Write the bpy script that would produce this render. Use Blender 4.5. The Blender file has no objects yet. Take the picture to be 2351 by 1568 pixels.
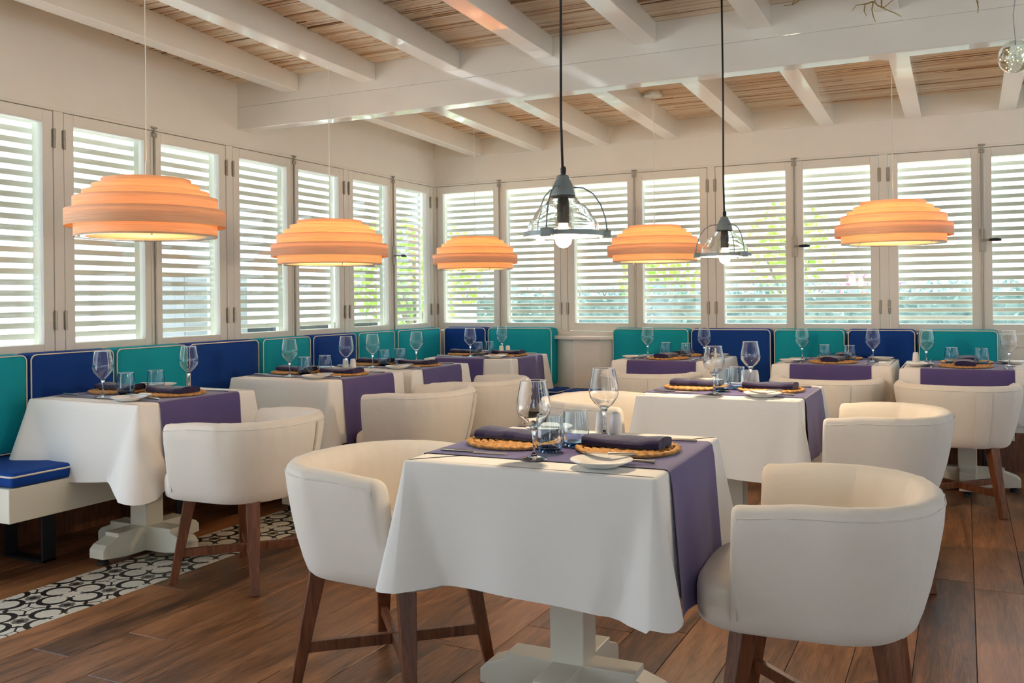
import bpy, bmesh, math, random
import numpy as np
from mathutils import Matrix, Vector
random.seed(7)
rng = np.random.default_rng(7)
PI = math.pi
sc = bpy.context.scene
COL = sc.collection

# ------------------------------------------------------------------ camera
CAM = (4.164, -6.948, 1.19)
YAW, ROLL, FPX = 0.4569, 0.0104, 2109.5
cd = bpy.data.cameras.new('camera')
cam = bpy.data.objects.new('camera', cd); COL.objects.link(cam)
cd.sensor_width = 36.0
cd.lens = FPX * 36.0 / 2351.0
cd.shift_y = -(784 - 684.3) / 2351.0
cd.clip_start = 0.05; cd.clip_end = 200
cam.matrix_world = (Matrix.Translation(CAM) @ Matrix.Rotation(YAW, 4, 'Z')
                    @ Matrix.Rotation(PI / 2, 4, 'X') @ Matrix.Rotation(-ROLL, 4, 'Z'))
sc.camera = cam

# ------------------------------------------------------------------ world, sun, exposure
w = bpy.data.worlds.new('world'); sc.world = w
w.use_nodes = True
wn = w.node_tree.nodes; wl = w.node_tree.links
bg = wn['Background']
tc = wn.new('ShaderNodeTexCoord'); sx = wn.new('ShaderNodeSeparateXYZ')
rp = wn.new('ShaderNodeValToRGB')
wl.new(tc.outputs['Generated'], sx.inputs[0]); wl.new(sx.outputs['Z'], rp.inputs[0])
rp.color_ramp.elements[0].position = 0.0; rp.color_ramp.elements[0].color = (0.76, 0.88, 1.0, 1)
rp.color_ramp.elements[1].position = 0.7; rp.color_ramp.elements[1].color = (0.58, 0.76, 1.0, 1)
wl.new(rp.outputs[0], bg.inputs['Color'])
bg.inputs['Strength'].default_value = 2.8
sun_d = bpy.data.lights.new('sun', 'SUN'); sun_d.energy = 11.0; sun_d.angle = 0.02
sun_d.color = (1.0, 0.95, 0.88)
sun = bpy.data.objects.new('sun', sun_d); COL.objects.link(sun)
sun.rotation_euler = Vector((.10, -.42, -.90)).to_track_quat('-Z', 'Y').to_euler()
vs = sc.view_settings
vs.view_transform = 'Standard'; vs.look = 'None'; vs.gamma = 1.0; vs.exposure = 0.35
vs.use_curve_mapping = False
sc.cycles.use_denoising = True
sc.cycles.max_bounces = 10; sc.cycles.diffuse_bounces = 5; sc.cycles.glossy_bounces = 3
sc.cycles.use_adaptive_sampling = True; sc.cycles.adaptive_threshold = .03
sc.cycles.transmission_bounces = 10; sc.cycles.transparent_max_bounces = 14
sc.cycles.sample_clamp_indirect = 6.0
sc.cycles.caustics_reflective = False; sc.cycles.caustics_refractive = False

# ------------------------------------------------------------------ node helpers / materials
class NT:
    def __init__(s, m):
        m.use_nodes = True
        s.t = m.node_tree; s.n = s.t.nodes; s.l = s.t.links
        s.n.clear()
        s.out = s.n.new('ShaderNodeOutputMaterial')
    def new(s, k, **kw):
        nd = s.n.new('ShaderNode' + k)
        for a, v in kw.items(): setattr(nd, a, v)
        return nd
    def set(s, sock, v):
        if hasattr(v, 'is_linked') or hasattr(v, 'links'): s.l.new(v, sock)
        else: sock.default_value = v
    def math(s, op, a, b=None, c=None):
        nd = s.new('Math', operation=op)
        s.set(nd.inputs[0], a)
        if b is not None: s.set(nd.inputs[1], b)
        if c is not None: s.set(nd.inputs[2], c)
        return nd.outputs[0]
    def mix(s, f, a, b):
        nd = s.new('MixRGB'); s.set(nd.inputs[0], f)
        for i, v in ((1, a), (2, b)):
            if isinstance(v, tuple): nd.inputs[i].default_value = (*v, 1)
            else: s.l.new(v, nd.inputs[i])
        return nd.outputs[0]
    def noise(s, vec, scale, detail=3, rough=.5, dist=0.0):
        nd = s.new('TexNoise'); s.l.new(vec, nd.inputs['Vector'])
        nd.inputs['Scale'].default_value = scale; nd.inputs['Detail'].default_value = detail
        nd.inputs['Roughness'].default_value = rough; nd.inputs['Distortion'].default_value = dist
        return nd.outputs['Fac']
    def coord(s, kind='Object', scale=(1, 1, 1)):
        t = s.new('TexCoord'); mp = s.new('Mapping')
        s.l.new(t.outputs[kind], mp.inputs[0]); mp.inputs['Scale'].default_value = scale
        return mp.outputs[0]
    def ramp(s, f, stops):
        nd = s.new('ValToRGB'); s.l.new(f, nd.inputs[0])
        e = nd.color_ramp.elements
        while len(e) < len(stops): e.new(0.5)
        for el, (p, c) in zip(e, stops): el.position = p; el.color = (*c, 1)
        return nd.outputs[0]
    def bump(s, h, strength=.3, dist=.01):
        nd = s.new('Bump'); s.l.new(h, nd.inputs['Height'])
        nd.inputs['Strength'].default_value = strength; nd.inputs['Distance'].default_value = dist
        return nd.outputs[0]
    def pbr(s, color, rough=.5, metal=0.0, normal=None, spec=.5, **kw):
        b = s.new('BsdfPrincipled')
        if isinstance(color, tuple): b.inputs['Base Color'].default_value = (*color, 1)
        else: s.l.new(color, b.inputs['Base Color'])
        s.set(b.inputs['Roughness'], rough); b.inputs['Metallic'].default_value = metal
        b.inputs['Specular IOR Level'].default_value = spec
        if normal is not None: s.l.new(normal, b.inputs['Normal'])
        for k, v in kw.items(): s.set(b.inputs[k.replace('_', ' ')], v)
        s.l.new(b.outputs[0], s.out.inputs[0])
        return b
def M(name):
    m = bpy.data.materials.new(name); return m, NT(m)

def plain(name, c, rough=.5, metal=0.0, var=.06, nscale=6, bump=0.0, bscale=60, spec=.5, coat=0.0):
    m, t = M(name)
    v = t.coord()
    f = t.noise(v, nscale, 4)
    col = t.mix(f, tuple(x * (1 - var) for x in c), tuple(min(1, x * (1 + var)) for x in c))
    nm = t.bump(t.noise(v, bscale, 4), bump, .004) if bump else None
    b = t.pbr(col, rough, metal, nm, spec)
    if coat:
        b.inputs['Coat Weight'].default_value = coat; b.inputs['Coat Roughness'].default_value = .06; b.inputs['Coat IOR'].default_value = 1.7
    return m

def fabric(name, c, var=.05, weave=900, bump=.12, rough=.9, crease=.25, sheen=.15, csc=9):
    m, t = M(name)
    v = t.coord()
    f = t.noise(v, 5, 3)
    wv = t.math('MULTIPLY', t.noise(t.coord(scale=(1, 1, .12)), weave * .35, 2), .5)
    wv2 = t.math('MULTIPLY', t.noise(t.coord(scale=(.12, .12, 1)), weave * .35, 2), .5)
    wsum = t.math('ADD', wv, wv2)
    f2 = t.math('ADD', t.math('MULTIPLY', f, .6), t.math('MULTIPLY', wsum, .5))
    col = t.mix(f2, tuple(x * (1 - var) for x in c), tuple(min(1, x * (1 + var)) for x in c))
    h = t.math('ADD', t.math('MULTIPLY', wsum, .06), t.math('MULTIPLY', t.noise(v, csc, 3, .45, .6), crease))
    b = t.pbr(col, rough, 0, t.bump(h, bump * 4, .02), .2)
    b.inputs['Sheen Weight'].default_value = sheen
    return m

def wood(name, c1, c2, rough=.4, scale=(12, 12, 1.0), bump=.15, rand=False):
    m, t = M(name)
    v = t.coord(scale=scale)
    if rand:
        oi = t.new('ObjectInfo')
        off = t.new('VectorMath', operation='MULTIPLY_ADD')
        cx = t.new('CombineXYZ')
        for i in range(3): t.l.new(oi.outputs['Random'], cx.inputs[i])
        t.l.new(cx.outputs[0], off.inputs[0]); off.inputs[1].default_value = (31, 57, 13)
        t.l.new(v, off.inputs[2]); v = off.outputs[0]
    g = t.noise(v, 3.0, 6, .65, 1.2)
    col = t.ramp(g, [(.3, c1), (.7, c2)])
    t.pbr(col, rough, 0, t.bump(g, bump, .004))
    return m

def glassmat(name, tint=(1, 1, 1), ior=1.45):
    m, t = M(name)
    b = t.pbr(tint, 0.0, 0, None, .5)
    b.inputs['Transmission Weight'].default_value = 1.0
    b.inputs['IOR'].default_value = ior
    return m

def thin_glass(name, tint=(1, 1, 1), edge=.55, tintpow=0.0):
    # a thin clear sheet: lets light straight through, mirrors by the Fresnel law
    m, t = M(name)
    tr = t.new('BsdfTransparent'); gl = t.new('BsdfGlossy')
    gl.inputs['Roughness'].default_value = 0.02
    tr.inputs['Color'].default_value = (*tint, 1)
    fr = t.new('LayerWeight'); fr.inputs['Blend'].default_value = edge
    mx = t.new('MixShader')
    f = t.math('ADD', t.math('MULTIPLY', t.math('POWER', fr.outputs['Facing'], 2.6), .62), .035)
    t.l.new(f, mx.inputs[0]); t.l.new(tr.outputs[0], mx.inputs[1]); t.l.new(gl.outputs[0], mx.inputs[2])
    t.l.new(mx.outputs[0], t.out.inputs[0])
    return m

def emit(name, c, s):
    m, t = M(name)
    e = t.new('Emission'); e.inputs[0].default_value = (*c, 1); e.inputs[1].default_value = s
    t.l.new(e.outputs[0], t.out.inputs[0]); return m

MAT = {}
MAT['plaster'] = plain('plaster', (.775, .765, .715), .85, var=.03, bump=.05, bscale=90)
MAT['paint'] = plain('painted_wood', (.76, .745, .68), .45, var=.03, bump=.04, bscale=40)
MAT['beam'] = plain('painted_beam', (.80, .785, .73), .22, var=.03, bump=.006, bscale=40, coat=1.0)
MAT['shutter'] = plain('shutter_paint', (.84, .88, .79), .5, var=.03)
MAT['table_paint'] = plain('table_paint', (.78, .74, .62), .4, var=.04, bump=.04)
MAT['dark_gap'] = plain('dark_gap', (.05, .04, .03), .8)
MAT['cloth'] = fabric('white_tablecloth', (.86, .84, .80), .02, 700, .05, .85, .5, .1, 6)
MAT['slip'] = fabric('slipcover', (.80, .745, .665), .03, 800, .10, .95, .5, .2, 10)
MAT['runner'] = fabric('purple_runner', (.085, .062, .20), .22, 800, .06, .8, .3, .3, 8)
MAT['napkin'] = fabric('navy_napkin', (.024, .018, .062), .15, 900, .10, .9, .5, .3, 25)
MAT['teal'] = fabric('teal_canvas', (.003, .33, .42), .06, 700, .06, .75, .45, .02, 7)
MAT['navy'] = fabric('navy_canvas', (.004, .048, .27), .06, 700, .06, .75, .45, .02, 7)
MAT['piping'] = plain('cream_piping', (.82, .74, .62), .8)
MAT['leg_wood'] = wood('walnut_leg', (.075, .022, .009), (.25, .088, .034), .36, (14, 14, 1.4))
MAT['steel'] = plain('brushed_steel', (.62, .58, .52), .28, 1.0, .05, 30)
MAT['black_steel'] = plain('black_steel', (.03, .032, .035), .45, .6)
MAT['hinge'] = plain('aged_nickel', (.36, .33, .28), .42, .8, .1, 40)
MAT['black'] = plain('black_cord', (.012, .012, .014), .6)
MAT['black_rubber'] = plain('black_rubber', (.02, .02, .02), .7)
MAT['white_cord'] = plain('white_cord', (.75, .71, .62), .6)
MAT['nickel'] = plain('satin_nickel', (.60, .57, .50), .3, .9)
MAT['greymetal'] = plain('grey_enamel', (.24, .28, .28), .45, .35, .08, 30)
MAT['porcelain'] = plain('porcelain', (.86, .84, .80), .12, 0, .01)
MAT['gold'] = plain('gold_twig', (.34, .24, .07), .4, .5, .2, 40)
MAT['pane'] = thin_glass('window_pane', (.97, .985, .975), .5)
MAT['wine'] = glassmat('wine_crystal', (1, 1, 1), 1.45)
MAT['stem'] = glassmat('stem_crystal', (1, 1, 1), 1.45)
MAT['blueglass'] = glassmat('blue_tumbler_wall', (.80, .91, .985), 1.45)
MAT['bluebase'] = glassmat('blue_tumbler_base', (.25, .55, .95), 1.45)
MAT['lampglass'] = glassmat('pressed_glass', (.95, .98, .96), 1.45)
MAT['bulb'] = emit('bulb_glow', (1.0, .72, .40), 30)
MAT['fairy'] = emit('fairy_glow', (1.0, .80, .35), 12)
MAT['ground'] = plain('sunny_paving', (.82, .80, .76), .9, 0, .08, 2)

def floor_wood():
    m, t = M('dark_oak_plank')
    oi = t.new('ObjectInfo')
    base = t.coord(scale=(7, .8, 1))
    cx = t.new('CombineXYZ')
    for i, k in enumerate((37, 91, 11)): t.l.new(t.math('MULTIPLY', oi.outputs['Random'], k), cx.inputs[i])
    va = t.new('VectorMath', operation='ADD'); t.l.new(base, va.inputs[0]); t.l.new(cx.outputs[0], va.inputs[1])
    v = va.outputs[0]
    big = t.noise(v, 1.1, 3, .6, .8)
    grain = t.noise(v, 3.2, 7, .72, 2.6)
    g2m = t.new('VectorMath', operation='MULTIPLY'); t.l.new(v, g2m.inputs[0]); g2m.inputs[1].default_value = (5, 1.6, 1)
    fine = t.noise(g2m.outputs[0], 6.0, 4, .7, .6)
    f = t.math('ADD', t.math('ADD', t.math('MULTIPLY', big, .45), t.math('MULTIPLY', grain, .4)), t.math('MULTIPLY', fine, .25))
    f = t.math('ADD', f, t.math('MULTIPLY', t.math('SUBTRACT', oi.outputs['Random'], .5), .14))
    col = t.ramp(f, [(.36, (.022, .010, .005)), (.48, (.12, .050, .020)), (.62, (.33, .145, .060)), (.80, (.54, .27, .12))])
    h = t.math('ADD', t.math('MULTIPLY', grain, .6), t.math('MULTIPLY', fine, .5))
    ro = t.math('ADD', .24, t.math('MULTIPLY', grain, .22))
    t.pbr(col, ro, 0, t.bump(h, .30, .004), .5)
    return m
MAT['floor'] = floor_wood()

def tile_mat():
    m, t = M('patterned_cement_tile')
    cc = t.coord(scale=(5, 5, 5))
    sp = t.new('SeparateXYZ'); t.l.new(cc, sp.inputs[0])
    mt = t.math
    X = mt('ADD', sp.outputs[0], .5); Y = mt('ADD', sp.outputs[1], .5)
    up = mt('GREATER_THAN', mt('ADD', X, Y), 1.0)
    fl = lambda a: mt('ADD', mt('MULTIPLY', a, mt('SUBTRACT', 1.0, up)), mt('MULTIPLY', mt('SUBTRACT', 1.0, a), up))
    X1, Y1 = fl(X), fl(Y)
    x = mt('MAXIMUM', X1, Y1); y = mt('MINIMUM', X1, Y1)
    def dist(a, b, cx, cy):
        dx = mt('SUBTRACT', a, cx); dy = mt('SUBTRACT', b, cy)
        return mt('SQRT', mt('ADD', mt('MULTIPLY', dx, dx), mt('MULTIPLY', dy, dy)))
    lt = lambda a, b: mt('LESS_THAN', a, b)
    gt = lambda a, b: mt('GREATER_THAN', a, b)
    AND = lambda a, b: mt('MULTIPLY', a, b)
    OR = lambda a, b: mt('MAXIMUM', a, b)
    petal = AND(AND(lt(dist(x, y, .42, 0.0), .32), gt(dist(x, y, .385, 0.0), .235)), gt(x, .15))
    knob = lt(dist(x, y, .215, .215), .065)
    curl = lt(dist(x, y, .17, .09), .03)
    blk = OR(OR(petal, knob), curl)
    a = mt('SUBTRACT', .5, x); a = mt('ABSOLUTE', a); b = mt('ABSOLUTE', mt('SUBTRACT', .5, y))
    sm = mt('ADD', a, b); mxx = mt('MAXIMUM', a, b)
    star = OR(lt(mxx, .125), lt(sm, .185))
    blk = OR(blk, OR(lt(sm, .085), lt(mxx, .05)))
    p = mt('SUBTRACT', 1.0, x); q = y
    sq = lt(mt('ABSOLUTE', mt('SUBTRACT', mt('MAXIMUM', p, q), .10)), .014)
    dg = AND(AND(lt(mt('ABSOLUTE', mt('SUBTRACT', p, q)), .03), gt(p, .10)), lt(p, .28))
    tf = OR(lt(dist(p, q, .27, .27), .05), OR(lt(dist(p, q, .30, .22), .04), lt(dist(p, q, .22, .30), .04)))
    blk = OR(blk, OR(sq, OR(dg, tf)))
    n = t.noise(t.coord(), 25, 3)
    cream = t.mix(n, (.60, .56, .46), (.74, .70, .60))
    c = t.mix(star, cream, (.16, .15, .12))
    c = t.mix(blk, c, (.018, .016, .015))
    t.pbr(c, .42, 0, None, .4)
    return m
MAT['tile'] = tile_mat()

def veneer():
    m, t = M('backlit_ash_veneer')
    g = t.noise(t.coord(scale=(2.5, 2.5, 160)), 2.0, 4, .6)
    col = t.ramp(g, [(.3, (.60, .42, .25)), (.7, (.83, .64, .42))])
    tcol = t.ramp(g, [(.3, (.95, .54, .26)), (.7, (1.0, .68, .40))])
    d = t.new('BsdfPrincipled'); t.l.new(col, d.inputs['Base Color']); d.inputs['Roughness'].default_value = .55
    tr = t.new('BsdfTranslucent'); t.l.new(tcol, tr.inputs[0])
    mx = t.new('MixShader'); mx.inputs[0].default_value = .36
    t.l.new(d.outputs[0], mx.inputs[1]); t.l.new(tr.outputs[0], mx.inputs[2]); t.l.new(mx.outputs[0], t.out.inputs[0])
    return m
MAT['veneer'] = veneer()
def diffuser():
    m, t = M('opal_diffuser')
    d = t.new('BsdfDiffuse'); d.inputs[0].default_value = (.85, .80, .70, 1)
    tr = t.new('BsdfTranslucent'); tr.inputs[0].default_value = (1.0, .86, .62, 1)
    mx = t.new('MixShader'); mx.inputs[0].default_value = .6
    t.l.new(d.outputs[0], mx.inputs[1]); t.l.new(tr.outputs[0], mx.inputs[2]); t.l.new(mx.outputs[0], t.out.inputs[0])
    return m
MAT['diffuser'] = diffuser()

def reedmat():
    m, t = M('split_reed')
    at = t.new('Attribute'); at.attribute_name = 'rc'
    sep = t.new('SeparateColor'); t.l.new(at.outputs['Color'], sep.inputs[0])
    g = t.noise(t.coord(scale=(3, 60, 60)), 3, 4)
    f = t.math('ADD', t.math('MULTIPLY', sep.outputs[0], .8), t.math('MULTIPLY', g, .25))
    c = t.ramp(f, [(.10, (.15, .080, .040)), (.25, (.42, .25, .12)), (.45, (.60, .49, .36)), (.8, (.74, .66, .53))])
    t.pbr(c, .6, 0, None, .3)
    return m
MAT['reed'] = reedmat()
def strawmat():
    m, t = M('braided_straw')
    g = t.noise(t.coord(), 90, 4, .6)
    c = t.ramp(g, [(.3, (.30, .135, .040)), (.55, (.58, .31, .11)), (.8, (.72, .47, .22))])
    t.pbr(c, .7, 0, t.bump(g, .4, .003), .3)
    return m
MAT['straw'] = strawmat()
def leafmat(name, c1, c2):
    m, t = M(name)
    g = t.noise(t.coord(), 7, 3)
    c = t.ramp(g, [(.35, c1), (.65, c2)])
    d = t.new('BsdfDiffuse'); t.l.new(c, d.inputs[0]); tr = t.new('BsdfTranslucent'); t.l.new(c, tr.inputs[0])
    mx = t.new('MixShader'); mx.inputs[0].default_value = .4
    t.l.new(d.outputs[0], mx.inputs[1]); t.l.new(tr.outputs[0], mx.inputs[2]); t.l.new(mx.outputs[0], t.out.inputs[0])
    return m
MAT['hedge'] = leafmat('hedge_leaf', (.16, .25, .23), (.34, .46, .43))
MAT['lime'] = leafmat('lime_leaf', (.25, .42, .06), (.42, .62, .14))
MAT['pink'] = leafmat('pink_bract', (.62, .07, .18), (.80, .22, .32))
MAT['bark'] = wood('bark', (.20, .15, .11), (.36, .28, .20), .9, (10, 10, 2))
MAT['pinkwall'] = plain('terracotta_render', (.78, .42, .36), .9)
MAT['whitewall'] = plain('white_render', (.86, .85, .82), .9)
MAT['upright_grey'] = plain('reflection_grey', (.20, .22, .22), .5)  # grey of the reflections imitated behind the left panes
MAT['block_dark'] = plain('reflection_charcoal', (.055, .062, .065), .5)  # darker tone of the same imitated reflections

# ------------------------------------------------------------------ mesh builder
class MB:
    def __init__(s): s.v = []; s.f = []; s.c = []
    def add(s, vs, fs, col=None):
        o = len(s.v); s.v += [tuple(p) for p in vs]; s.f += [tuple(i + o for i in f) for f in fs]
        if col is not None: s.c += [col] * len(fs)
        return s
    def box(s, x0, x1, y0, y1, z0, z1):
        return s.add([(x0, y0, z0), (x1, y0, z0), (x1, y1, z0), (x0, y1, z0), (x0, y0, z1), (x1, y0, z1), (x1, y1, z1), (x0, y1, z1)],
                     [(0, 3, 2, 1), (4, 5, 6, 7), (0, 1, 5, 4), (1, 2, 6, 5), (2, 3, 7, 6), (3, 0, 4, 7)])
    def beam(s, p, q, w0, h0, w1=None, h1=None, up=(0, 0, 1)):
        w1 = w0 if w1 is None else w1; h1 = h0 if h1 is None else h1
        p, q = Vector(p), Vector(q); d = (q - p).normalized()
        a = d.cross(Vector(up))
        if a.length < 1e-5: a = Vector((1, 0, 0))
        a.normalize(); b = a.cross(d).normalized()
        vs = []
        for c, ww, hh in ((p, w0, h0), (q, w1, h1)):
            vs += [c - a * ww / 2 - b * hh / 2, c + a * ww / 2 - b * hh / 2, c + a * ww / 2 + b * hh / 2, c - a * ww / 2 + b * hh / 2]
        return s.add(vs, [(0, 1, 2, 3), (7, 6, 5, 4), (0, 4, 5, 1), (1, 5, 6, 2), (2, 6, 7, 3), (3, 7, 4, 0)])
    def lathe(s, prof, n=32, cx=0, cy=0, close=False, cap0=False, cap1=False):
        vs = []; fs = []
        for r, z in prof:
            for k in range(n):
                a = 2 * PI * k / n; vs.append((cx + r * math.cos(a), cy + r * math.sin(a), z))
        m = len(prof)
        for i in range(m if close else m - 1):
            j = (i + 1) % m
            for k in range(n):
                l = (k + 1) % n
                fs.append((i * n + k, i * n + l, j * n + l, j * n + k))
        if cap0: fs.append(tuple(range(n - 1, -1, -1)))
        if cap1: fs.append(tuple((m - 1) * n + k for k in range(n)))
        return s.add(vs, fs)
    def tube(s, path, r, n=8, cap=True, closed=False):
        pts = [Vector(p) for p in path]; N = len(pts); vs = []; fs = []
        rr = r if isinstance(r, (list, tuple)) else [r] * N
        prev = None
        for i, p in enumerate(pts):
            if closed: d = pts[(i + 1) % N] - pts[i - 1]
            else: d = pts[min(i + 1, N - 1)] - pts[max(i - 1, 0)]
            d.normalize()
            if prev is None:
                a = d.cross(Vector((0, 0, 1)))
                if a.length < .05: a = d.cross(Vector((1, 0, 0)))
            else:
                a = prev - d * prev.dot(d)
            a.normalize(); prev = a; b = d.cross(a)
            for k in range(n):
                t = 2 * PI * k / n
                vs.append(p + (a * math.cos(t) + b * math.sin(t)) * rr[i])
        for i in range(N if closed else N - 1):
            j = (i + 1) % N
            for k in range(n):
                l = (k + 1) % n; fs.append((i * n + k, i * n + l, j * n + l, j * n + k))
        if cap and not closed:
            fs.append(tuple(range(n - 1, -1, -1))); fs.append(tuple((N - 1) * n + k for k in range(n)))
        return s.add(vs, fs)
    def prism(s, poly, z0, z1):
        n = len(poly)
        vs = [(x, y, z0) for x, y in poly] + [(x, y, z1) for x, y in poly]
        fs = [tuple(range(n - 1, -1, -1)), tuple(range(n, 2 * n))] + [(i, (i + 1) % n, n + (i + 1) % n, n + i) for i in range(n)]
        return s.add(vs, fs)
    def grid(s, rows, closed_u=False):
        m = len(rows); n = len(rows[0]); vs = [p for r in rows for p in r]; fs = []
        for i in range(m - 1):
            for k in range(n if closed_u else n - 1):
                l = (k + 1) % n; fs.append((i * n + k, i * n + l, (i + 1) * n + l, (i + 1) * n + k))
        return s.add(vs, fs)
    def mesh(s, name, mat, smooth=None, bevel=0.0, seg=2, fix=True):
        me = bpy.data.meshes.new(name); me.from_pydata(s.v, [], s.f)
        if bevel > 0 or fix:
            bm = bmesh.new(); bm.from_mesh(me)
            bmesh.ops.recalc_face_normals(bm, faces=bm.faces)
            if bevel > 0:
                es = [e for e in bm.edges if len(e.link_faces) == 2 and e.calc_face_angle(0) > .6]
                bmesh.ops.bevel(bm, geom=es, offset=bevel, segments=seg, affect='EDGES', profile=.5)
            bm.to_mesh(me); bm.free()
        if smooth is not None:
            me.polygons.foreach_set('use_smooth', [True] * len(me.polygons))
            if smooth < 3: me.set_sharp_from_angle(angle=smooth)
        if mat: me.materials.append(MAT[mat] if isinstance(mat, str) else mat)
        return me
    def obj(s, name, mat, parent=None, smooth=None, bevel=0.0, seg=2, fix=True):
        return link(name, s.mesh(name, mat, smooth, bevel, seg, fix), parent)

def link(name, me, parent=None):
    o = bpy.data.objects.new(name, me); COL.objects.link(o)
    if parent is not None: o.parent = parent
    return o
def empty(name, loc=(0, 0, 0), rz=0.0):
    o = bpy.data.objects.new(name, None); COL.objects.link(o)
    o.empty_display_size = .05
    o.location = loc; o.rotation_euler = (0, 0, rz); return o
def tag(o, label, cat, group=None, kind=None):
    o['label'] = label; o['category'] = cat
    if group: o['group'] = group
    if kind: o['kind'] = kind
    return o
def copy_tree(o, parent=None):
    c = o.copy(); COL.objects.link(c)
    if parent is not None: c.parent = parent
    for ch in list(o.children): copy_tree(ch, c)
    return c
_used = set()
def inst(proto, loc, rz=0.0, tilt=(0, 0)):
    """first use moves the prototype itself, later uses copy it with its parts"""
    if proto.name not in _used: _used.add(proto.name); o = proto
    else: o = copy_tree(proto)
    o.location = loc; o.rotation_euler = (tilt[0], tilt[1], rz); return o
def struct(o): o['kind'] = 'structure'; return o
def stuff(o): o['kind'] = 'stuff'; return o

# ================================================================== THE SETTING
XMAX, YMIN = 7.2, -9.6
PW = .1827                       # plank width
STRIP = (.685, 1.085)
floor = struct(MB().box(-.1, XMAX, YMIN, .1, -.06, -.012).obj('floor', 'dark_gap'))
cache = {}
def plank_mesh(L):
    L = round(L, 2)
    if L not in cache:
        cache[L] = MB().box(-PW / 2 + .0010, PW / 2 - .0010, -L / 2 + .001, L / 2 - .001, -.012, 0).mesh('plank', 'floor', bevel=.0016, seg=1)
    return cache[L]
rows = [STRIP[0] - PW * (k + .5) for k in range(4)] + [STRIP[1] + PW * (k + .5) for k in range(34)]
for xr in rows:
    if xr > XMAX: continue
    y = .0 + rng.uniform(-1.5, 0)
    ends = [0.0]
    while y > YMIN: ends.append(y); y -= 1.55
    ends.append(YMIN)
    for a, b in zip(ends[:-1], ends[1:]):
        if a - b < .05: continue
        o = link('plank', plank_mesh(a - b), floor); o.location = (xr, (a + b) / 2, 0)
tile_me = MB().box(-.0992, .0992, -.0992, .0992, -.012, .0005).mesh('floor_tile', 'tile', bevel=.0008, seg=1)
k0 = int(math.floor((YMIN + 4.38) / .2)) + 1
for k in range(k0, 21):
    for i in range(2):
        o = link('floor_tile', tile_me, floor)
        o.location = (STRIP[0] + .1 + .2 * i, -4.38 + .1 + .2 * k, 0)
        # clover corners meet at (0.885,-4.38)
        o.rotation_euler = (0, 0, PI / 2 * ((k + i + 1) % 2))

ZB, ZT = .915, 2.172             # window opening
TH = .07
POSTW = .058
wall_left = struct(MB().box(-TH, 0, -4.99, 0, 0, ZB).box(-TH, 0, YMIN, -7.42, 0, ZB).box(-TH, 0, YMIN, 0, ZT, 2.95).obj('wall_left', 'plaster'))  # unseen opening added to bring in cool side daylight at -7.42 < y < -4.99
wall_back = struct(MB().box(-TH, XMAX, 0, TH, 0, ZB).box(-TH, XMAX, 0, TH, ZT, 2.95).obj('wall_back', 'plaster'))
MB().box(0, XMAX, -.010, 0, 2.412, 2.62).obj('upper_board', 'paint', wall_back, bevel=.003)
MB().box(1.68, XMAX, -.008, 0, .826, .912).obj('lower_board', 'paint', wall_back, bevel=.003)
MB().box(1.68, XMAX, -.004, 0, .30, .820).obj('lower_panel', 'paint', wall_back, bevel=.003)
MB().box(-TH, .018, -.02, TH, ZB, ZT).obj('corner_post', 'paint', wall_back, bevel=.003)
MB().box(-TH, .0, -.075, -.02, ZB, ZT).obj('corner_post', 'paint', wall_left, bevel=.003)
# the sides of the room behind the camera: unseen walls, openings sized to hold back daylight
wr = MB().box(XMAX, XMAX + TH, YMIN, TH, 0, ZB).box(XMAX, XMAX + TH, YMIN, TH, ZT, 2.95)
yy = YMIN
while yy < -.4:
    wr.box(XMAX, XMAX + TH, yy, yy + 1.15, ZB, ZT); yy += 1.84
struct(wr.obj('wall_right', 'plaster'))
wf = MB().box(-TH, XMAX, YMIN - TH, YMIN, 2.3, 3.05)
for a_, b_ in ((-TH, 5.2), (6.2, XMAX)): wf.box(a_, b_, YMIN - TH, YMIN, 0, 2.3)
struct(wf.obj('wall_front', 'plaster'))
struct(MB().box(0, .012, -4.99, 0, 0, .26).obj('baseboard_left', 'leg_wood'))
struct(MB().box(.012, 1.2, -.012, 0, 0, .26).box(1.7, XMAX, -.012, 0, 0, .26).obj('baseboard_back', 'leg_wood'))
# thin head trims above the sashes
MB().box(0, .006, YMIN, 0, ZT, ZT + .014).obj('head_trim', 'paint', wall_left, bevel=.002)
MB().box(.0, XMAX, -.006, 0, ZT, ZT + .014).obj('head_trim', 'paint', wall_back, bevel=.002)

back_posts = [1.226 + 1.2205 * k for k in range(5)]
left_posts = [-1.290 - 1.224 * k for k in range(7)]
for x in back_posts: MB().box(x - POSTW / 2, x + POSTW / 2, -.002, TH, ZB, ZT).obj('window_post', 'paint', wall_back, bevel=.003)
for y in left_posts: MB().box(-TH, .002, y - POSTW / 2, y + POSTW / 2, ZB, ZT).obj('window_post', 'paint', wall_left, bevel=.003)

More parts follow.
